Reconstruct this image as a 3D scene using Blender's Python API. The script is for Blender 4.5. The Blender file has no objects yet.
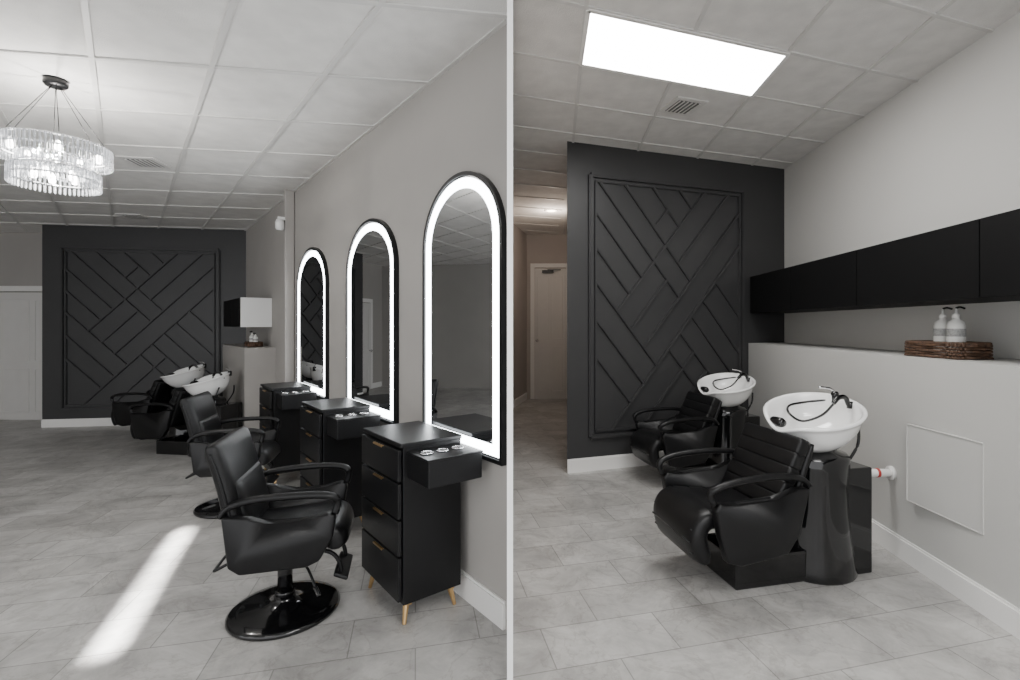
import bpy, bmesh, math, random
from mathutils import Vector, Matrix
random.seed(4)
S = bpy.context.scene
COL = S.collection

# ------------------------------------------------------------ materials
def mat(name, col, rough=0.5, metal=0.0, em=None, es=0.0, var=0.0, vscale=6.0, bump=0.0, bscale=80.0, coat=0.0, alpha=1.0, trans=0.0, spec=.5):
    m = bpy.data.materials.new(name); m.use_nodes = True
    nt = m.node_tree; b = nt.nodes['Principled BSDF']
    b.inputs['Base Color'].default_value = (*col, 1)
    b.inputs['Roughness'].default_value = rough
    b.inputs['Metallic'].default_value = metal
    b.inputs['Coat Weight'].default_value = coat
    b.inputs['Transmission Weight'].default_value = trans
    b.inputs['Alpha'].default_value = alpha
    b.inputs['Specular IOR Level'].default_value = spec
    if em:
        b.inputs['Emission Color'].default_value = (*em, 1)
        b.inputs['Emission Strength'].default_value = es
    tc = nt.nodes.new('ShaderNodeTexCoord')
    if var > 0:
        n = nt.nodes.new('ShaderNodeTexNoise'); n.inputs['Scale'].default_value = vscale
        n.inputs['Detail'].default_value = 6
        r = nt.nodes.new('ShaderNodeValToRGB')
        r.color_ramp.elements[0].position = .3; r.color_ramp.elements[1].position = .7
        r.color_ramp.elements[0].color = (*[c*(1-var) for c in col], 1)
        r.color_ramp.elements[1].color = (*[min(1, c*(1+var)) for c in col], 1)
        nt.links.new(tc.outputs['Object'], n.inputs['Vector'])
        nt.links.new(n.outputs['Fac'], r.inputs['Fac'])
        nt.links.new(r.outputs['Color'], b.inputs['Base Color'])
    if bump > 0:
        n2 = nt.nodes.new('ShaderNodeTexNoise'); n2.inputs['Scale'].default_value = bscale
        n2.inputs['Detail'].default_value = 4
        bp = nt.nodes.new('ShaderNodeBump'); bp.inputs['Strength'].default_value = bump
        bp.inputs['Distance'].default_value = .004
        nt.links.new(tc.outputs['Object'], n2.inputs['Vector'])
        nt.links.new(n2.outputs['Fac'], bp.inputs['Height'])
        nt.links.new(bp.outputs['Normal'], b.inputs['Normal'])
    return m

M = {}
M['wallA'] = mat('paint_warm_grey', (.385,.367,.346), .75, var=.05, vscale=1.5, bump=.15, bscale=120)
M['wallB'] = mat('paint_light_grey', (.63,.62,.595), .75, var=.02, vscale=1.2, bump=.15, bscale=120)
M['pony'] = mat('paint_ledge_grey', (.53,.525,.505), .7, var=.03, vscale=1.5, bump=.12, bscale=120)
M['hall'] = mat('paint_hall_beige', (.45,.41,.38), .75, var=.02)
M['white'] = mat('white_trim_paint', (.84,.83,.81), .45, var=.01)
M['partition'] = mat('partition_gloss_white', (.97,.97,.97), .5, var=.005)
M['door'] = mat('white_door_paint', (.68,.67,.65), .45, var=.02)
M['accent'] = mat('charcoal_paint', (.042,.042,.043), .40, var=.06, vscale=3, bump=.1, bscale=150, spec=.42)
M['ceil'] = mat('acoustic_tile', (.74,.727,.705), .9, var=.07, vscale=7, bump=.6, bscale=160)
M['grid'] = mat('ceiling_tbar_metal', (.64,.63,.61), .5, var=.02)
M['leather'] = mat('black_vinyl_upholstery', (.005,.005,.0055), .34, var=.15, vscale=8, bump=.25, bscale=220, spec=.32)
M['gloss'] = mat('gloss_black_plastic', (.004,.004,.0045), .10, coat=.4, var=.05, spec=.4)
M['frameblk'] = mat('black_satin_metal', (.006,.006,.0065), .35, var=.05, spec=.35)
M['cab'] = mat('black_laminate', (.006,.006,.0066), .40, var=.12, vscale=5, bump=.06, bscale=90, spec=.33)
M['cabB'] = mat('matte_black_cabinet', (.004,.004,.0043), .6, var=.08, spec=.2)
M['gold'] = mat('brushed_gold', (.72,.48,.23), .3, 1.0, var=.05)
M['chrome'] = mat('chrome', (.8,.8,.82), .1, 1.0, var=.02)
M['porcelain'] = mat('white_porcelain', (.90,.90,.89), .12, coat=.7, var=.01)
M['mirror'] = mat('mirror_glass', (.72,.73,.74), .015, 1.0, var=.004)
M['led'] = mat('led_strip', (1,1,1), .5, em=(.93,.97,1), es=16.0)
M['panelB'] = mat('troffer_diffuser', (1,1,1), .5, em=(1,.99,.97), es=22.0)
M['soft'] = mat('fill_panel_soft', (1,1,1), .5, em=(1,.98,.95), es=4.5)  # glow of the added, unseen fill panels in the styling room
M['bulb'] = mat('chandelier_bulb', (1,1,1), .5, em=(1,.97,.92), es=45.0)
M['canlight'] = mat('downlight_lens', (1,1,1), .5, em=(1,.8,.55), es=14.0)
M['crystal'] = mat('crystal_rod', (.62,.64,.67), .05, .0, var=.25, vscale=40, coat=1, alpha=.6, trans=.35)
M['wick'] = mat('woven_wicker', (.085,.045,.026), .6, var=.6, vscale=60, bump=.4, bscale=150)
M['bottle'] = mat('bottle_white', (.80,.80,.77), .3, var=.02)
M['label'] = mat('bottle_label_grey', (.36,.36,.35), .5, var=.3, vscale=90)
M['pipe'] = mat('white_pvc', (.80,.79,.77), .35, var=.02)
M['red'] = mat('red_valve_paint', (.45,.03,.02), .4, var=.05)
M['vent'] = mat('vent_grey_metal', (.66,.65,.63), .5, var=.03)
M['ventdk'] = mat('vent_slot_dark', (.12,.12,.12), .7, var=.05)
M['cabwhite'] = mat('cabinet_end_white', (.80,.80,.79), .4, var=.01)

def floor_mat():
    m = bpy.data.materials.new('stone_vinyl_tile'); m.use_nodes = True
    nt = m.node_tree; b = nt.nodes['Principled BSDF']; L = nt.links
    tc = nt.nodes.new('ShaderNodeTexCoord'); mp = nt.nodes.new('ShaderNodeMapping')
    mp.inputs['Rotation'].default_value = (0,0,math.radians(-14))
    L.new(tc.outputs['Object'], mp.inputs['Vector'])
    br = nt.nodes.new('ShaderNodeTexBrick')
    br.inputs['Scale'].default_value = 1.0
    br.inputs['Brick Width'].default_value = .56; br.inputs['Row Height'].default_value = .28
    br.inputs['Mortar Size'].default_value = .0033; br.inputs['Mortar Smooth'].default_value = .4
    br.inputs['Color1'].default_value = (.37,.362,.35,1); br.inputs['Color2'].default_value = (.475,.467,.455,1)
    br.inputs['Mortar'].default_value = (.235,.23,.22,1)
    L.new(mp.outputs['Vector'], br.inputs['Vector'])
    n1 = nt.nodes.new('ShaderNodeTexNoise'); n1.inputs['Scale'].default_value = 3.2; n1.inputs['Detail'].default_value = 11
    n1.inputs['Roughness'].default_value = .72; n1.inputs['Distortion'].default_value = .6
    L.new(mp.outputs['Vector'], n1.inputs['Vector'])
    r1 = nt.nodes.new('ShaderNodeValToRGB')
    r1.color_ramp.elements[0].position = .35; r1.color_ramp.elements[0].color = (.70,.695,.69,1)
    r1.color_ramp.elements[1].position = .64; r1.color_ramp.elements[1].color = (1.15,1.15,1.14,1)
    L.new(n1.outputs['Fac'], r1.inputs['Fac'])
    mx = nt.nodes.new('ShaderNodeMix'); mx.data_type='RGBA'; mx.blend_type='MULTIPLY'; mx.inputs[0].default_value = 1
    L.new(br.outputs['Color'], mx.inputs[6]); L.new(r1.outputs['Color'], mx.inputs[7])
    n2 = nt.nodes.new('ShaderNodeTexNoise'); n2.inputs['Scale'].default_value = 3.6; n2.inputs['Detail'].default_value = 8
    n2.inputs['Roughness'].default_value=.62; n2.inputs['Distortion'].default_value=.7
    L.new(mp.outputs['Vector'], n2.inputs['Vector'])
    r2 = nt.nodes.new('ShaderNodeValToRGB'); cr=r2.color_ramp
    cr.elements[0].position=.475; cr.elements[0].color=(1.03,1.03,1.03,1)
    cr.elements[1].position=.525; cr.elements[1].color=(1.03,1.03,1.03,1)
    e=cr.elements.new(.50); e.color=(.86,.85,.84,1)
    L.new(n2.outputs['Fac'], r2.inputs['Fac'])
    mx2 = nt.nodes.new('ShaderNodeMix'); mx2.data_type='RGBA'; mx2.blend_type='MULTIPLY'; mx2.inputs[0].default_value = 1
    L.new(mx.outputs[2], mx2.inputs[6]); L.new(r2.outputs['Color'], mx2.inputs[7])
    L.new(mx2.outputs[2], b.inputs['Base Color'])
    b.inputs['Roughness'].default_value = .38
    bp = nt.nodes.new('ShaderNodeBump'); bp.inputs['Strength'].default_value=.2; bp.inputs['Distance'].default_value=.003
    L.new(n1.outputs['Fac'], bp.inputs['Height']); L.new(bp.outputs['Normal'], b.inputs['Normal'])
    return m
M['floor'] = floor_mat()

# ------------------------------------------------------------ mesh helpers
def finish(bm, name, m, parent=None, loc=(0,0,0), rot=(0,0,0), smooth=False):
    bmesh.ops.recalc_face_normals(bm, faces=bm.faces)
    me = bpy.data.meshes.new(name); bm.to_mesh(me); bm.free()
    if smooth:
        for p in me.polygons: p.use_smooth = True
    me.materials.append(m)
    o = bpy.data.objects.new(name, me); COL.objects.link(o)
    o.location = loc; o.rotation_euler = rot
    if parent: o.parent = parent
    return o

def empty(name, loc=(0,0,0), rz=0.0):
    e = bpy.data.objects.new(name, None); COL.objects.link(e)
    e.location = loc; e.rotation_euler = (0,0,rz); e.empty_display_size = .1
    return e

def addbox(bm, c, d, R=None):
    vs = []
    for sx in (-.5,.5):
        for sy in (-.5,.5):
            for sz in (-.5,.5):
                v = Vector((sx*d[0], sy*d[1], sz*d[2]))
                if R: v = R @ v
                vs.append(bm.verts.new(v+Vector(c)))
    for f in ((0,1,3,2),(4,6,7,5),(0,4,5,1),(2,3,7,6),(0,2,6,4),(1,5,7,3)):
        bm.faces.new([vs[i] for i in f])

def box(name, c, d, m, parent=None, bev=0.0, seg=3, rot=(0,0,0), smooth=None):
    bm = bmesh.new(); addbox(bm, (0,0,0), d)
    if bev > 0:
        bmesh.ops.bevel(bm, geom=list(bm.edges), offset=bev, segments=seg, profile=.5, affect='EDGES')
    return finish(bm, name, m, parent, c, rot, smooth=(bev>.012 if smooth is None else smooth))

def prism(name, poly, z0, z1, m, parent=None, loc=(0,0,0)):
    bm = bmesh.new()
    b = [bm.verts.new((x,y,z0)) for x,y in poly]; t = [bm.verts.new((x,y,z1)) for x,y in poly]
    bm.faces.new(b[::-1]); bm.faces.new(t)
    n = len(poly)
    for i in range(n): bm.faces.new((b[i], b[(i+1)%n], t[(i+1)%n], t[i]))
    return finish(bm, name, m, parent, loc)

def side_prism(name, polyxz, y0, y1, m, parent=None, bev=0.0):
    bm = bmesh.new()
    a = [bm.verts.new((x,y0,z)) for x,z in polyxz]; c = [bm.verts.new((x,y1,z)) for x,z in polyxz]
    bm.faces.new(a); bm.faces.new(c[::-1]); n = len(polyxz)
    for i in range(n): bm.faces.new((a[i], c[i], c[(i+1)%n], a[(i+1)%n]))
    if bev: bmesh.ops.bevel(bm, geom=list(bm.edges), offset=bev, segments=3, profile=.5, affect='EDGES')
    return finish(bm, name, m, parent, smooth=bool(bev))

def lathe(name, prof, m, parent=None, loc=(0,0,0), rot=(0,0,0), seg=48, fn=None, sx=1, sy=1):
    bm = bmesh.new(); rings = []
    for r,z in prof:
        if r < 1e-5: rings.append([bm.verts.new((0,0,z))])
        else:
            rings.append([bm.verts.new((r*sx*math.cos(2*math.pi*i/seg), r*sy*math.sin(2*math.pi*i/seg), z)) for i in range(seg)])
    for a,b in zip(rings, rings[1:]):
        if len(a)==1 and len(b)==1: continue
        for i in range(seg):
            j=(i+1)%seg
            if len(a)==1: bm.faces.new((a[0], b[i], b[j]))
            elif len(b)==1: bm.faces.new((a[i], a[j], b[0]))
            else: bm.faces.new((a[i], a[j], b[j], b[i]))
    if fn:
        for v in bm.verts: v.co = fn(v.co)
    return finish(bm, name, m, parent, loc, rot, smooth=True)

def smoothpts(P, k=6):
    P = [Vector(p) for p in P]; out = []
    for i in range(len(P)-1):
        p0 = P[max(i-1,0)]; p1=P[i]; p2=P[i+1]; p3=P[min(i+2,len(P)-1)]
        for j in range(k):
            t=j/k
            out.append(.5*((2*p1)+(-p0+p2)*t+(2*p0-5*p1+4*p2-p3)*t*t+(-p0+3*p1-3*p2+p3)*t**3))
    out.append(P[-1]); return out

def sweep(bm, P, r, closed=False, seg=10, flat=1.0):
    P = [Vector(p) for p in P]; n=len(P); rings=[]
    for i,p in enumerate(P):
        if closed: t=P[(i+1)%n]-P[i-1]
        else: t=P[min(i+1,n-1)]-P[max(i-1,0)]
        t.normalize()
        up = Vector((0,0,1)) if abs(t.z)<.9 else Vector((0,1,0))
        a=t.cross(up).normalized(); b=a.cross(t).normalized()
        rr = r[i] if isinstance(r,(list,tuple)) else r
        rings.append([bm.verts.new(p+a*rr*math.cos(2*math.pi*k/seg)+b*rr*flat*math.sin(2*math.pi*k/seg)) for k in range(seg)])
    m = n if closed else n-1
    for i in range(m):
        A=rings[i]; B=rings[(i+1)%n]
        for k in range(seg): bm.faces.new((A[k],A[(k+1)%seg],B[(k+1)%seg],B[k]))
    if not closed:
        bm.faces.new(rings[0][::-1]); bm.faces.new(rings[-1])

def tube(name, P, r, m, parent=None, k=6, closed=False, flat=1.0, seg=10):
    bm=bmesh.new()
    pts = smoothpts(P,k) if k>1 else P
    sweep(bm, pts, r, closed, seg, flat)
    return finish(bm, name, m, parent, smooth=True)

# ------------------------------------------------------------ plan (metres); the viewer stands at x=0,y=0
CA, CB = 2.80, 3.16
A0 = Vector((-.152,2.30)); A1 = Vector((-4.292,7.30))       # styling room mirror wall
uA = (A1-A0).normalized(); nA = Vector((-uA.y*1.0, uA.x*1.0)); 
if nA.x > 0: nA = -nA
rA = math.atan2(uA.y, uA.x)
BA0 = Vector((-6.87,6.90)); BA1 = A1.copy()                 # styling room accent wall
uBA = (BA1-BA0).normalized(); nBA = Vector((uBA.y,-uBA.x))
D0 = Vector((.258,4.76)); D1 = Vector((2.74,5.607))         # wash room accent wall
uD = (D1-D0).normalized(); nD = Vector((uD.y,-uD.x))
def T(v): return (v.x, v.y)
def wb(y): return 2.74-.018*(5.607-y)
def pb(y): return 2.265-.035*(5.4-y)

# ---- floor / ceilings / walls
prism('floor', [(-8.9,-1.5),(3.2,-1.5),(3.2,10),(-8.9,10)], -.06, 0, M['floor'])
prism('ceiling_styling', [(-8.9,-1.5),(-.114,-1.5),(-.114,1.9),(-.14,2.32),(-.50,8.6),(-8.9,8.6)], CA, CA+.06, M['ceil'])
prism('ceiling_wash', [(-.113,-1.5),(3.2,-1.5),(3.2,10),(-.50,10),(-.49,8.5),(-.139,2.32),(-.113,1.9)], CB, CB+.06, M['ceil'])
prism('wall_mirrors', [T(A0), (-.139,2.30), (-.25,4.6), T(A1+Vector((.6,.25))), T(A1)], 0, CA, M['wallA'])
prism('wall_partition', [(-.138,2.30),(-.1242,2.30),(-.462,8.54),(-.255,9.62),(-.8,9.62),(-.62,8.5)], 0, CB, M['hall'])
prism('trim_partition_end', [(-.1254,1.9),(-.1026,1.9),(-.1241,2.299),(-.1518,2.299)], 0, CA-.001, M['partition'])
prism('wall_accent_styling', [T(BA0),T(BA1),T(BA1+Vector((-.05,.3))),T(BA0+Vector((0,.3)))], 0, CA, M['accent'])
prism('wall_back_styling', [(-8.9,7.5),(-6.6,7.5),(-6.6,7.65),(-8.9,7.65)], 0, CA, M['wallA'])
prism('wall_left_styling', [(-8.9,-1.5),(-8.75,-1.5),(-8.75,7.5),(-8.9,7.5)], 0, CA, M['wallA'])
prism('wall_accent_wash', [T(D0),T(D1),T(D1-nD*.15),(D0.x+.03,D0.y+.15)], 0, CB, M['accent'])
prism('wall_right_wash', [(wb(5.607),5.607),(wb(-1.5),-1.5),(3.2,-1.5),(3.2,5.8),(2.74,5.8)], 0, CB, M['wallB'])
prism('wall_ledge_wash', [(pb(5.43),5.435),(pb(-1.5),-1.5),(wb(-1.5)-.001,-1.5),(2.738,5.6)], 0, 1.215, M['pony'])
prism('wall_hall_side', [(.30,4.93),(.72,9.6),(.9,9.6),(.9,5.2)], 0, CB, M['hall'])
prism('wall_hall_end', [(-.8,9.62),(.9,9.62),(.9,9.75),(-.8,9.75)], 0, CB, M['hall'])

# ---- baseboards
def board(name, a, b, n, h=.12, th=.015):
    e = 0.0005
    poly=[T(a+n*e),T(b+n*e),T(b+n*(e+th)),T(a+n*(e+th))]
    root = prism(name, poly, 0, h-.012, M['white'])
    poly2=[T(a+n*e),T(b+n*e),T(b+n*(e+th*.55)),T(a+n*(e+th*.55))]
    prism('cap', poly2, h-.012, h, M['white'], root)
board('baseboard_mirrors', A0+uA*.01, A0+uA*4.55, nA, .13)
board('baseboard_accent_styling', BA0, BA1-uBA*.36, nBA, .11)
board('baseboard_back_styling', Vector((-8.7,7.5)), Vector((-6.7,7.5)), Vector((0,-1)), .11)
board('baseboard_accent_wash', D0, D0+uD*2.05, nD, .13)
board('baseboard_ledge_wash', Vector((pb(5.35),5.35)), Vector((pb(-1.4),-1.4)), Vector((-1,.035)).normalized(), .13)
board('baseboard_partition', Vector((-.455,8.58)), Vector((-.262,9.58)), Vector((1,-.19)).normalized(), .13)

# ---- ledge and cabinet in styling room, far end
def onA(t,d): return A0+uA*t+nA*d
prism('wall_ledge_styling', [T(onA(4.60,.001)),T(onA(4.60,.32)),T(onA(6.25,.32)),T(onA(6.38,.001))], 0, 1.15, M['wallA'])
wc = empty('wall_cabinet', (onA(4.72,0).x, onA(4.72,0).y, 0), rA)
box('carcass',(.7,.165,1.56),(1.2,.32,.34),M['cabB'],wc,.004)
box('end_panel',(.085,.165,1.56),(.02,.325,.345),M['cabwhite'],wc,.003)
for i in range(2): box('door_front_%d'%(i+1),(.40+.6*i,.333,1.56),(.59,.016,.335),M['cabB'],wc,.003)

# ---- accent mouldings: framed panel of diagonal battens
def clip(a,b,x0,x1,y0,y1):
    dx=b[0]-a[0]; dy=b[1]-a[1]; t0,t1=0.,1.
    for p,q in ((-dx,a[0]-x0),(dx,x1-a[0]),(-dy,a[1]-y0),(dy,y1-a[1])):
        if abs(p)<1e-9:
            if q<0: return None
        else:
            r=q/p
            if p<0: t0=max(t0,r)
            else: t1=min(t1,r)
    if t1-t0<1e-4: return None
    return (a[0]+dx*t0,a[1]+dy*t0),(a[0]+dx*t1,a[1]+dy*t1)
def moulding(name, O, u, n, s0, s1, z0, z1):
    root = empty(name, (O.x,O.y,0), math.atan2(u.y,u.x))
    bm = bmesh.new()
    def strip(a, b, w=.034, th=.02):
        a=Vector(a); b=Vector(b); d=b-a; L=d.length; ang=math.atan2(d.y,d.x)
        if L<.05: return
        R=Matrix.Rotation(-ang,3,'Y'); c=(a+b)/2
        addbox(bm,(c.x,-th/2-.0005,c.y),(L,th,w),R)
        addbox(bm,(c.x,-th/2-.006,c.y),(L,th,w*.45),R)
    for a,b in (((s0,z0),(s1,z0)),((s1,z0),(s1,z1)),((s1,z1),(s0,z1)),((s0,z1),(s0,z0))): strip(a,b,.045,.026)
    g=.055; i0=s0+g; i1=s1-g; k0=z0+g; k1=z1-g
    for a,b in (((i0,k0),(i1,k0)),((i1,k0),(i1,k1)),((i1,k1),(i0,k1)),((i0,k1),(i0,k0))): strip(a,b,.024,.02)
    q=.86
    P=lambda t:(i0+t[0]*(i1-i0), k1-t[1]*(k1-k0))
    X=lambda a,c:((c-a)/(2*q),(c+a)/2)
    segs=[]
    def back(a,c0=None,c1=None):
        p0=X(a,c0) if c0 is not None else (-.5,a-.5*q)
        p1=X(a,c1) if c1 is not None else (1.5,a+1.5*q)
        segs.append((p0,p1))
    def fwd(c,a0=None,a1=None):
        p0=X(a0,c) if a0 is not None else (1.5,c-1.5*q)
        p1=X(a1,c) if a1 is not None else (-.5,c+.5*q)
        segs.append((p0,p1))
    back(.26,c1=.64); back(.12,c1=.64); back(-.02,c1=.94); back(-.16,c1=.94); back(-.32,c1=.64); back(-.48,c1=.64)
    fwd(.50,a0=-.32,a1=-.16) ; fwd(.64,a1=.40); fwd(.79,a0=-.02,a1=.40); fwd(.79,a1=-.16); fwd(.94,a1=.40); fwd(1.09)
    back(.40,c1=1.09); back(.55,c1=1.09); back(.70,c1=1.09)
    for a in (-.32,-.16,-.02,.12,.26): back(a,c0=1.09)
    fwd(1.26,a0=.12); fwd(1.42,a0=.12); fwd(1.58,a0=.26)
    for a,b in segs:
        r=clip(a,b,0,1,0,1)
        if r: strip(P(r[0]),P(r[1]),.030,.021)
    finish(bm,'strips',M['accent'],root)
moulding('accent_wall_molding', D0, uD, nD, .24,2.05,.33,2.86)
moulding('accent_wall_molding', BA0, uBA, nBA, .24,2.24,.24,2.50)

# ---- ceiling T-bar grids
def gridbar(bm,a,b,z,w=.024,h=.009,off=0):
    a=Vector(a); b=Vector(b); d=b-a
    if d.length<.05: return
    addbox(bm,((a.x+b.x)/2,(a.y+b.y)/2,z-h/2+.0005-off),(d.length,w,h),Matrix.Rotation(math.atan2(d.y,d.x),3,'Z'))
bm=bmesh.new()
sl=(A1.x-A0.x)/(A1.y-A0.y)
for j in range(0,14):
    f=lambda y:A0.x+sl*(y-A0.y)-.64*j-.012
    y0=max(-1.4,A0.y+(-.14-A0.x+.64*j)/sl); y1=min(7.4, A0.y+(-8.7-A0.x+.64*j)/sl)
    if y1>y0: gridbar(bm,(f(y0),y0),(f(y1),y1),CA)
for k in range(0,14):
    yy=-.9+.62*k+.05
    xs=A0.x+sl*(yy-A0.y) if yy>2.3 else -.14
    gridbar(bm,(xs,yy),(-8.7,yy+.155*(-8.7-xs)),CA,off=.0011)
finish(bm,'ceiling_grid_styling',M['grid'])
bm=bmesh.new()
for j in range(0,4):
    f=lambda y:.262+.66*j+.03*(y-3)
    y1=9.6 if j==0 else D0.y+.34*(f(5.2)-D0.x)
    gridbar(bm,(f(-1.4),-1.4),(f(y1),y1),CB)
for k in range(-8,12):
    y0=3.353+.6*k
    a=(-.11,y0-.34*.37) if y0<2.1 else (-.06*y0,y0-.34*(.262+.06*y0))
    xe=2.72 if y0<4.66 else .33
    if a[1]<-1.4 or y0>9.4: continue
    gridbar(bm,a,(xe,y0+.34*(xe-.262)),CB,off=.0011)
finish(bm,'ceiling_grid_wash',M['grid'])

# ---- wash room troffer, then added fill panels behind the viewer
tr=empty('fill_light_panel',(0,0,0))
q=[(.268,2.77),(1.60,3.223),(1.615,3.81),(.272,3.345)]
prism('diffuser',q,CB-.012,CB-.006,M['panelB'],tr)
bm=bmesh.new()
for i in range(4): gridbar(bm,q[i],q[(i+1)%4],CB-.002,.026,.014)
finish(bm,'rim',M['white'],tr)
for (x,y,z) in ((-1.6,-.6,CA),(-4.2,-.6,CA),(-6.9,-.6,CA),(1.3,.2,CB),(1.3,-1.0,CB)):  # added glowing panels, out of view, to fill both rooms with light
    t2=empty('fill_light_panel',(x,y,z),math.radians(12))
    box('diffuser',(0,0,-.012),(1.2,.58,.008),M['panelB'] if z==CB else M['soft'],t2)
    box('rim_1',(0,.3,-.01),(1.24,.03,.016),M['white'],t2); box('rim_2',(0,-.3,-.01),(1.24,.03,.016),M['white'],t2)

# ---- vents
def vent(x,y,z,rz,w=.28,d=.28):
    e=empty('ceiling_vent',(x,y,z),rz)
    box('frame',(0,0,-.008),(w,d,.012),M['vent'],e,.003)
    box('throat',(0,0,-.0155),(w-.08,d-.08,.004),M['ventdk'],e)
    for i in range(6): box('louver_%d'%(i+1),(-(w-.1)/2+(w-.1)*i/5,0,-.019),(.010,d-.08,.006),M['vent'],e)
vent(1.14,3.99,CB,math.radians(18))
vent(-3.36,4.25,CA,math.radians(9)); vent(-5.15,6.35,CA,math.radians(9))

# ---- pipe column with sensor on mirror wall
p=onA(3.78,.05); pc=empty('wall_pipe_column',(p.x,p.y,0),rA)
box('casing',(0,0,CA/2),(.085,.09,CA-.002),M['wallA'],pc,.008)
lathe('sensor',[(0,.0),(.030,.0),(.042,.02),(.042,.08),(.030,.11),(0,.12)],M['cabwhite'],pc,(-.02,.09,2.38),seg=20)
box('sensor_arm',(-.02,.06,2.50),(.03,.1,.03),M['cabwhite'],pc)

# ---- doors
def door(name,x,y,z,w,h,facing=-1,n=2):
    e=empty(name,(x,y,z))
    box('leaf',(0,-.02,h/2),(w,.035,h),M['door'],e,.003)
    for i,(a,b) in enumerate(((.06,.40),(.46,.94))):
        zc=(a+b)/2*h; hh=(b-a)*h
        for sx in ((-w*.22,w*.22) if n==2 else (0,)):
            ww=w*.36 if n==2 else w*.76
            for c,d in (((sx,zc+hh/2),(ww,.02)),((sx,zc-hh/2),(ww,.02)),((sx-ww/2,zc),(.02,hh)),((sx+ww/2,zc),(.02,hh))):
                box('panel_bead',(c[0],-.042,c[1]),(d[0],.012,d[1]),M['door'],e,.003)
    for sx in (-1,1): box('casing_side',(sx*(w/2+.045),-.015,h/2+.02),(.08,.03,h+.04),M['white'],e,.004)
    box('casing_head',(0,-.015,h+.06),(w+.17,.03,.08),M['white'],e,.004)
    lathe('knob',[(0,0),(.012,0),(.012,.03),(.028,.04),(.028,.06),(0,.065)],M['chrome'],e,(-w*.43,-.04,h*.45),(math.radians(90),0,0),seg=16)
    return e
door('door_1',-7.58,7.498,0,1.20,1.90,n=2)
d3=door('door_2',.20,9.618,0,.60,2.50,n=2)
box('closer_body',(-.05,-.07,2.44),(.22,.05,.05),M['frameblk'],d3); box('closer_arm',(.07,-.10,2.47),(.25,.02,.015),M['frameblk'],d3)
cl=empty('recessed_downlight',(.17,7.6,CB))
lathe('trim_ring',[(.07,-.004),(.10,-.004),(.10,-.012),(.07,-.012),(.07,-.004)],M['white'],cl,seg=24)
lathe('lens',[(0,-.006),(.07,-.006),(.07,-.009),(0,-.009)],M['canlight'],cl,seg=24)

# ---- arched LED mirrors
def arch(hw,rise,z0,z1,n=28,inset=0.0):
    hw-=inset; pts=[(-hw,z0+inset),(hw,z0+inset)]
    zc=z1-rise; rr=rise-inset
    for i in range(n+1):
        a=math.pi*i/n; pts.append((hw*math.cos(a), zc+rr*math.sin(a)))
    return pts
def band(name,o,i,y0,y1,m,parent):
    bm=bmesh.new(); n=len(o)
    L=[[bm.verts.new((x,y,z)) for x,z in pp] for pp,y in ((o,y0),(o,y1),(i,y1),(i,y0))]
    for k in range(n):
        j=(k+1)%n
        for a in range(4):
            b=(a+1)%4; bm.faces.new((L[a][k],L[a][j],L[b][j],L[b][k]))
    return finish(bm,name,m,parent)
def mirror(t,w,ztop,zb=.76):
    p=onA(t,.0005); e=empty('arched_led_mirror',(p.x,p.y,0),rA)
    hw=w/2; rise=.36
    o=arch(hw,rise,zb,ztop); i1=arch(hw,rise,zb,ztop,inset=.020)
    i2=arch(hw,rise,zb,ztop,inset=.030); i3=arch(hw,rise,zb,ztop,inset=.082)
    band('frame',o,i1,0,.030,M['frameblk'],e)
    side_prism('backing',arch(hw,rise,zb,ztop,inset=.015),.001,.012,M['frameblk'],e)
    side_prism('glass',arch(hw,rise,zb,ztop,inset=.021),.013,.020,M['mirror'],e)
    band('led_band',i2,i3,.0205,.023,M['led'],e)
mirror(.395,.79,2.19,.76); mirror(1.64,.92,2.155,.76); mirror(3.09,.96,2.13,.76)

# ---- styling stations
def station(c):
    e=empty('styling_station',(c.x,c.y,0),rA)
    W,D=.47,.318; zb,zt=.10,.835
    box('carcass',(0,-.006,(zb+zt)/2),(W,D-.012,zt-zb),M['cab'],e,.003)
    box('top',(0,0,zt+.010),(W+.012,D+.006,.02),M['cab'],e,.004)
    hs=[.155,.17,.17,.21]; z=zt-.008
    for i,h in enumerate(hs):
        box('drawer_front_%d'%(i+1),(0,D/2+.004,z-h/2),(W-.008,.018,h-.008),M['cab'],e,.003)
        box('pull_%d'%(i+1),(-.01,D/2+.018,z-.010),(.11,.012,.004),M['gold'],e,.001)
        box('pull_lip_%d'%(i+1),(-.01,D/2+.023,z-.013),(.11,.002,.007),M['gold'],e)
        z-=h+.002
    for sx in (-1,1):
        for sy in (-1,1):
            bm=bmesh.new()
            x0,y0=sx*(W/2-.02),sy*(D/2-.025)
            sweep(bm,[(x0-sx*.02,y0-sy*.02,.10),(x0,y0,.002)],[.017,.009],seg=8)
            finish(bm,'foot',M['gold'],e)
            box('foot_plate',(x0-sx*.035,y0-sy*.02,.096),(.10,.022,.008),M['gold'],e)
    box('tool_drawer',(-W/2-.105,-.012,.748),(.21,.275,.118),M['cab'],e,.004)
    box('tool_drawer_lid',(-W/2-.105,-.012,.811),(.218,.285,.010),M['frameblk'],e,.003)
    for i,yy in enumerate((.08,.0,-.08)):
        bm=bmesh.new(); R=.026
        sweep(bm,[(R*math.cos(a*math.pi/10),R*math.sin(a*math.pi/10),0) for a in range(20)],.004,True,8)
        finish(bm,'tool_ring_%d'%(i+1),M['chrome'],e,(-W/2-.10,yy,.820),smooth=True)
        lathe('tool_well_%d'%(i+1),[(0,0),(.024,0),(.024,.003),(0,.003)],M['ventdk'],e,(-W/2-.10,yy,.8165),seg=20)
    return e
P1=Vector((-.643,2.312)); c0=P1+uA*.235-nA*.159
station(c0); station(c0+uA*1.22); station(c0+uA*2.65)

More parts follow.
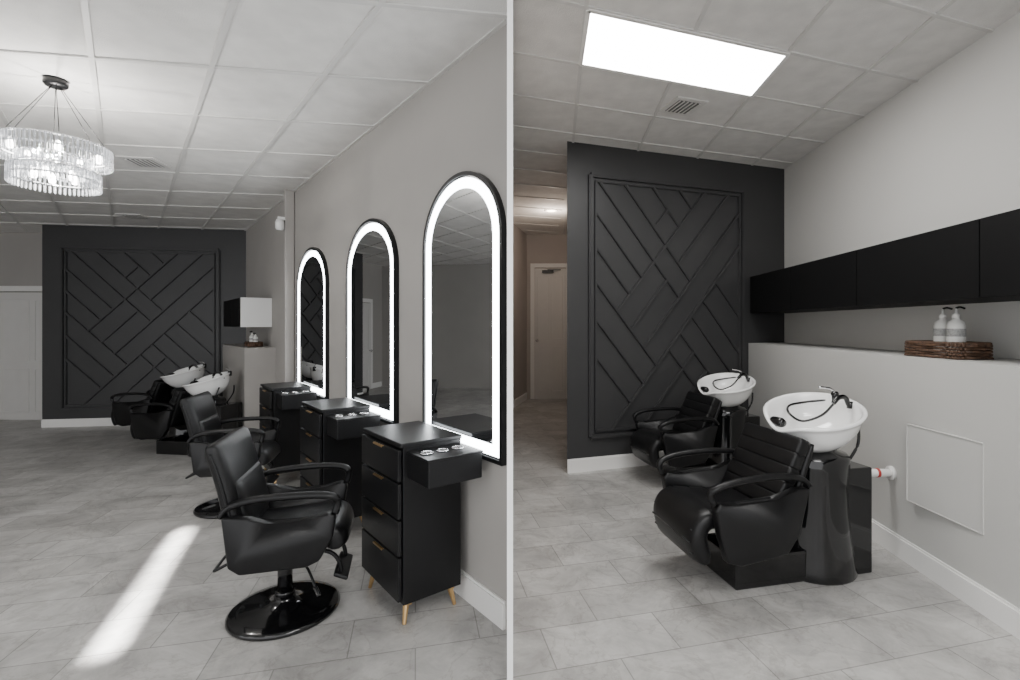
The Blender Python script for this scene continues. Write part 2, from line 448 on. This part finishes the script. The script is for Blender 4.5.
# ---- salon chair
def pad(name,pts,w,th,m,parent,bulge=.012):
    P=smoothpts([(x,0,z) for x,z in pts],5); n=len(P); bm=bmesh.new(); rings=[]
    prof=[]
    K=20
    for k in range(K):
        a=2*math.pi*k/K; c,s=math.cos(a),math.sin(a)
        prof.append((math.copysign(abs(c)**.35,c)*w/2, math.copysign(abs(s)**(.6),s)*th/2))
    for i,p in enumerate(P):
        t=(P[min(i+1,n-1)]-P[max(i-1,0)]).normalized(); nn=Vector((-t.z,0,t.x))
        f=min(1,.55+.45*math.sin(min(1,min(i,n-1-i)/2.5)*math.pi/2))
        g=1-.04*(1-f)
        rings.append([bm.verts.new(p+Vector((0,a*g,0))+nn*b*f) for a,b in prof])
    for A,B in zip(rings,rings[1:]):
        for k in range(K): bm.faces.new((A[k],A[(k+1)%K],B[(k+1)%K],B[k]))
    bm.faces.new(rings[0][::-1]); bm.faces.new(rings[-1])
    return finish(bm,name,m,parent,smooth=True)

def chair(x,y,rz,s0=1.0):
    e=empty('salon_chair',(x,y,0),rz)
    lathe('base',[(0,0),(.245,0),(.252,.008),(.252,.018),(.24,.028),(.20,.034),(.12,.042),(.07,.052),(.05,.07),(.045,.085),(0,.085)],M['gloss'],e,seg=64)
    lathe('column',[(0,.08),(.034,.08),(.034,.325),(0,.325)],M['gloss'],e,seg=28)
    lathe('collar',[(.034,.085),(.044,.085),(.044,.105),(.034,.105)],M['gloss'],e,seg=28)
    box('seat_frame',(.01,0,.335),(.30,.28,.03),M['frameblk'],e,.008)
    pad('seat_cushion',[(-.18,.415),(-.06,.405),(.12,.415),(.22,.42),(.25,.40),(.255,.355)],.40,.11,M['leather'],e)
    pad('backrest',[(-.14,.39),(-.165,.50),(-.195,.66),(-.225,.78),(-.255,.875)],.46,.085,M['leather'],e)
    pad('back_pillow',[(-.122,.48),(-.137,.56),(-.17,.70)],.38,.045,M['leather'],e)
    tube('back_piping',[(-.25,-.228,.84),(-.210,-.233,.72),(-.172,-.233,.56),(-.145,-.23,.42)],.006,M['leather'],e)
    for s in (-1,1):
        yy=s*.238
        poly=[(-.20,.57),(-.09,.555),(.0,.515),(.12,.515),(.235,.55),(.265,.53),(.25,.43),(.195,.335),(.14,.312),(-.13,.31),(-.175,.345)]
        side_prism('side_panel',poly,yy-.025,yy+.025,M['leather'],e,.011)
        tube('arm_pad',[(-.21,yy,.565),(-.175,yy,.605),(-.08,yy,.630),(.09,yy+s*.008,.636),(.22,yy+s*.008,.628),(.27,yy,.60),(.26,yy,.54)],[.016]*7+[.021]*24+[.016]*6,M['leather'],e,flat=.8,seg=12)
    for s in (-1,1): tube('footrest_bar_%s'%('a' if s<0 else 'b'),[(.12,s*.09,.33),(.22,s*.09,.30),(.26,s*.09,.25),(.27,s*.09,.20)],.010,M['frameblk'],e)
    box('footrest_plate',(.27,0,.19),(.07,.25,.02),M['frameblk'],e,.008,rot=(0,math.radians(25),0))
    tube('rear_loop_bar',[(-.10,-.09,.32),(-.21,-.09,.30),(-.27,-.09,.275),(-.28,-.07,.27),(-.28,.07,.27),(-.27,.09,.275),(-.21,.09,.30),(-.10,.09,.32)],.007,M['frameblk'],e,k=4)
    tube('pump_lever',[(.04,-.03,.28),(.12,-.13,.26),(.17,-.20,.19)],.006,M['frameblk'],e)
    tube('pump_grip',[(.17,-.20,.19),(.19,-.23,.165)],.010,M['gloss'],e)
    return e
chair(-1.255,2.462,math.radians(15)); chair(-2.38,3.87,math.radians(15))

# ---- shampoo unit: local +x points to the client's feet, origin under the bowl
def shampoo(x,y,rz,sc=1.0):
    e=empty('shampoo_bowl_chair',(x,y,0),rz); e.scale=(sc,sc,sc)
    lathe('pedestal',[(0,0),(.200,0),(.205,.01),(.198,.05),(.180,.20),(.166,.36),(.162,.50),(.170,.60),(.172,.655),(.155,.675),(.11,.69),(.10,.72),(0,.72)],M['gloss'],e,(.02,.03,0),seg=48,sx=1.10)
    box('rear_housing',(-.17,-.02,.30),(.17,.36,.60),M['gloss'],e,.01)
    box('base_box',(.40,-.01,.085),(.44,.34,.17),M['gloss'],e,.012)
    tube('tilt_strut_1',[(-.10,-.12,.60),(-.17,-.14,.72),(-.20,-.12,.82)],.008,M['frameblk'],e)
    tube('tilt_strut_2',[(-.10,.12,.60),(-.17,.14,.72),(-.20,.12,.82)],.008,M['frameblk'],e)
    def warp(v):
        if v.z>.12:
            a=math.atan2(v.y,v.x)
            f=math.exp(-(a/.42)**2)*min(1,(v.z-.12)/.08)
            v=Vector((v.x-.012*f, v.y, v.z-.055*f))
        return v
    bowl=[(0,0),(.07,0),(.10,.008),(.15,.035),(.195,.08),(.225,.13),(.243,.185),(.253,.21),(.262,.216),(.262,.226),(.250,.232),(.238,.224),(.225,.18),(.20,.12),(.16,.075),(.10,.052),(.03,.045),(0,.045)]
    lathe('bowl',bowl,M['porcelain'],e,(-.005,0,.70),(math.radians(-11),math.radians(11),0),seg=72,fn=warp,sx=1.03,sy=.98)
    lathe('drain',[(0,0),(.025,0),(.025,.006),(0,.006)],M['frameblk'],e,(.0,0,.752),seg=20)
    lathe('faucet_base',[(0,0),(.022,0),(.022,.05),(.014,.06),(0,.06)],M['gloss'],e,(-.20,-.05,.945),seg=20)
    tube('faucet_handle',[(-.20,-.05,1.0),(-.17,-.06,1.022),(-.11,-.075,1.03)],.007,M['chrome'],e)
    lathe('spray_holder',[(0,0),(.018,0),(.018,.04),(0,.04)],M['gloss'],e,(-.20,.06,.92),seg=20)
    tube('spray_head',[(-.19,.06,.94),(-.16,.065,.985),(-.11,.07,.985),(-.075,.07,.955)],.014,M['gloss'],e)
    tube('spray_hose',[(-.075,.07,.95),(-.03,.03,.88),(.05,-.03,.84),(.08,-.10,.875),(.03,-.16,.91),(-.08,-.15,.93),(-.17,-.08,.95)],.007,M['gloss'],e)
    lathe('neck_rest',[(0,-.05),(.02,-.05),(.028,-.03),(.028,.03),(.02,.05),(0,.05)],M['gloss'],e,(.240,0,.85),(math.radians(90),0,0),seg=18)
    cx=.58
    pad('seat_cushion',[(cx-.22,.39),(cx-.05,.385),(cx+.13,.40),(cx+.22,.41),(cx+.27,.38),(cx+.285,.31),(cx+.25,.20)],.48,.11,M['leather'],e)
    for i,(sx,sz) in enumerate(((.02,.446),(.12,.455),(.22,.463))):
        tube('seat_seam_%d'%(i+1),[(cx+sx,-.22,sz-.006),(cx+sx,.22,sz-.006)],.004,M['gloss'],e,k=1)
    for i,(sx,sz) in enumerate(((.323,.37),(.336,.31),(.320,.25))):
        tube('front_seam_%d'%(i+1),[(cx+sx,-.21,sz),(cx+sx,.21,sz)],.0045,M['gloss'],e,k=1)
    bx0,bz0,bx1,bz1=cx-.16,.43,cx-.33,.79
    pad('back_shell',[(bx0-.06,bz0-.08),((bx0+bx1)/2-.06,(bz0+bz1)/2-.02),(bx1-.045,bz1-.02)],.48,.05,M['leather'],e)
    N=5
    for i in range(N):
        a=(i)/N; b=(i+1)/N
        ax=bx0+(bx1-bx0)*a; az=bz0+(bz1-bz0)*a; b2x=bx0+(bx1-bx0)*b; b2z=bz0+(bz1-bz0)*b
        L=math.hypot(b2x-ax,b2z-az)
        box('back_channel_%d'%(i+1),((ax+b2x)/2,0,(az+b2z)/2),(.075,.48,L+.012),M['leather'],e,.018,4,rot=(0,math.atan2(b2x-ax,b2z-az),0))
    for s in (-1,1):
        yy=s*.275
        poly=[(cx-.30,.56),(cx-.22,.565),(cx-.10,.51),(cx+.10,.50),(cx+.22,.525),(cx+.245,.49),(cx+.215,.35),(cx+.18,.225),(cx+.10,.20),(cx-.17,.235),(cx-.24,.33)]
        side_prism('side_panel',poly,yy-.028,yy+.028,M['leather'],e,.013)
        tube('arm_pad',[(cx-.31,yy,.57),(cx-.26,yy,.61),(cx-.12,yy,.63),(cx+.06,yy+s*.01,.625),(cx+.20,yy+s*.01,.605),(cx+.26,yy,.57),(cx+.24,yy,.51)],[.018]*7+[.022]*24+[.018]*6,M['leather'],e,flat=.8,seg=12)
    return e
shampoo(1.60,2.93,math.radians(193)); shampoo(1.74,4.66,math.radians(193),.96)
shampoo(-3.62,5.52,math.radians(172),.90); shampoo(-4.42,6.28,math.radians(176),.92)

# ---- overhead cabinet in the wash room
oc=empty('overhead_cabinet',(0,0,0))
prism('carcass',[(pb(5.40)+.02,5.40),(pb(-1)+.02,-1),(wb(-1)-.001,-1),(2.735,5.56)],1.54,1.93,M['cabB'],oc)
ys=[5.39,4.45,3.47,2.46,1.5,.55,-.4]
for i,(a,b) in enumerate(zip(ys,ys[1:])):
    a2=a-.004; b2=b+.004
    prism('door_front_%d'%(i+1),[(pb(a2),a2),(pb(b2),b2),(pb(b2)+.018,b2),(pb(a2)+.018,a2)],1.542,1.928,M['cabB'],oc)

# ---- access panel + pipe stub
ap=empty('access_panel',(pb(2.68),2.68,.605),math.radians(90+2.0))
box('panel',(0,.010,0),(.48,.014,.44),M['pony'],ap,.003)
for c,d in (((0,.222),(.49,.006)),((0,-.222),(.49,.006)),((.242,0),(.006,.45)),((-.242,0),(.006,.45))):
    box('bead',(c[0],.011,c[1]),(d[0],.020,d[1]),M['pony'],ap,.002)
vp=empty('water_valve_pipe',(pb(3.1),3.1,.49))
tube('pipe',[(0,0,0),(-.15,0,0)],.024,M['pipe'],vp,k=1,seg=18)
tube('flange',[(-.002,0,0),(-.018,0,0)],.042,M['pipe'],vp,k=1,seg=18)
tube('red_collar',[(-.085,0,0),(-.10,0,0)],.028,M['red'],vp,k=1,seg=18)
tube('cap',[(-.15,0,0),(-.19,0,0)],.031,M['pipe'],vp,k=1,seg=18)

# ---- woven tray with pump bottles
def tray(x,y,z,rz,L=.42,Wd=.22,H=.085):
    e=empty('woven_tray',(x,y,z),rz)
    box('bottom',(0,0,.006),(L-.02,Wd-.02,.010),M['wick'],e)
    N=96
    bm=bmesh.new()
    def path(ph,amp,z):
        pts=[]
        for i in range(N):
            a=2*math.pi*i/N; c,s=math.cos(a),math.sin(a)
            px=math.copysign(abs(c)**.28,c)*(L/2-.012); py=math.copysign(abs(s)**.28,s)*(Wd/2-.012)
            pts.append((px+amp*math.copysign(1,c)*math.cos(i*math.pi/2+ph)*.9,py+amp*math.copysign(1,s)*math.cos(i*math.pi/2+ph)*.9,z))
        return pts
    rows=5
    for r in range(rows): sweep(bm,path(math.pi*(r%2),.008,.010+r*(H-.02)/(rows-1)),.0085,True,6)
    sweep(bm,path(0,.004,H),.011,True,8)
    finish(bm,'weave',M['wick'],e,smooth=True)
def bottle(x,y,z,h=.20,r=.033,rz=0):
    e=empty('pump_bottle',(x,y,z),rz)
    lathe('body',[(0,0),(r*.95,0),(r,.006),(r,h*.62),(r*.85,h*.70),(r*.4,h*.75),(r*.35,h*.80),(0,h*.80)],M['bottle'],e,seg=28)
    lathe('label',[(r+.0008,h*.40),(r+.0008,h*.56)],M['label'],e,seg=28)
    lathe('collar',[(0,h*.78),(r*.42,h*.78),(r*.42,h*.85),(r*.15,h*.87),(r*.12,h*.97),(0,h*.97)],M['bottle'],e,seg=18)
    tube('pump_spout',[(0,0,h*.98),(.0,-.02,h*1.0),(0,-.045,h*.97)],.006,M['frameblk'],e)
tray(2.37,2.92,1.216,math.radians(90),.42)
bottle(2.40,2.98,1.228,.28,.044,1.0); bottle(2.38,2.86,1.228,.28,.044,1.4)
b0=onA(5.0,.16); tray(b0.x,b0.y,1.151,rA,.30,.16,.05); 
bottle(b0.x-.03,b0.y+.02,1.163,.17,.03); bottle(b0.x+.05,b0.y-.05,1.163,.15,.028)

# ---- chandelier
ch=empty('crystal_chandelier',(-2.75,2.84,0))
lathe('canopy',[(0,CA-.001),(.055,CA-.001),(.055,CA-.03),(.048,CA-.04),(0,CA-.04)],M['frameblk'],ch,seg=32)
for i in range(6):
    a=i*math.pi/3+.3
    tube('hanger_%d'%(i+1),[(.02*math.cos(a),.02*math.sin(a),CA-.04),(.225*math.cos(a),.225*math.sin(a),2.445)],.0018,M['frameblk'],ch,k=1,seg=6)
def tier(nm,r,z0,z1,n):
    for zz in (z1,z0+.5*(z1-z0)):
        bm=bmesh.new(); sweep(bm,[(r*math.cos(i*math.pi/32),r*math.sin(i*math.pi/32),zz) for i in range(64)],.005,True,8)
        finish(bm,nm+'_ring',M['chrome'],ch,smooth=True)
    bm=bmesh.new()
    for i in range(n):
        a=2*math.pi*i/n; w=math.pi*r/n*.62; rr=r+.009
        sweep(bm,[(rr*math.cos(a),rr*math.sin(a),z1-.002),(rr*math.cos(a),rr*math.sin(a),z0+.006),(rr*math.cos(a),rr*math.sin(a),z0)],[w,w,w*.3],seg=6)
    finish(bm,nm+'_rods',M['crystal'],ch)
tier('upper_tier',.235,2.325,2.43,72); tier('inner_tier',.150,2.26,2.36,44); tier('lower_tier',.185,2.185,2.285,56)
for i in range(5):
    a=i*2*math.pi/5
    lathe('bulb_%d'%(i+1),[(0,0),(.012,.004),(.016,.02),(.010,.05),(0,.06)],M['bulb'],ch,(.09*math.cos(a),.09*math.sin(a),2.225),seg=12)
    lathe('bulb_top_%d'%(i+1),[(0,0),(.012,.004),(.016,.02),(.010,.05),(0,.06)],M['bulb'],ch,(.19*math.cos(a+.5),.19*math.sin(a+.5),2.35),seg=12)
def pt(name,loc,e,r,col=(1,1,1),kind='POINT'):
    l=bpy.data.lights.new(name,kind); l.energy=e; l.shadow_soft_size=r; l.color=col
    o=bpy.data.objects.new(name,l); o.location=loc; COL.objects.link(o); return o
pt('chandelier_glow',(-2.75,2.84,2.38),34,.015,(1,.97,.93))
pt('hall_glow',(.17,7.6,2.95),15,.08,(1,.86,.74))

# ---- thin sun streak on the floor
l=bpy.data.lights.new('sun_streak','AREA'); l.shape='RECTANGLE'; l.size=.03; l.size_y=1.45; l.energy=7.5; l.spread=math.radians(6.0); l.color=(1,.98,.95)
o=bpy.data.objects.new('sun_streak',l); COL.objects.link(o); o.location=(-2.15,2.78,1.9); o.rotation_euler=(0,0,math.atan2(.62,1.39))

# ---- daylight entering from the open shopfront behind the viewer
w=bpy.data.worlds.new('World'); S.world=w; w.use_nodes=True
bg=w.node_tree.nodes['Background']; bg.inputs['Color'].default_value=(.97,.98,1,1); bg.inputs['Strength'].default_value=2.25

# ---- camera
cam=bpy.data.cameras.new('camera'); co=bpy.data.objects.new('camera',cam); COL.objects.link(co)
cam.sensor_width=36; cam.lens=500/1020*36; cam.shift_x=-30/1020; cam.shift_y=-14/1020
cam.clip_start=.05
co.location=(0,0,1.4); co.rotation_euler=(math.radians(90),0,0)
S.camera=co
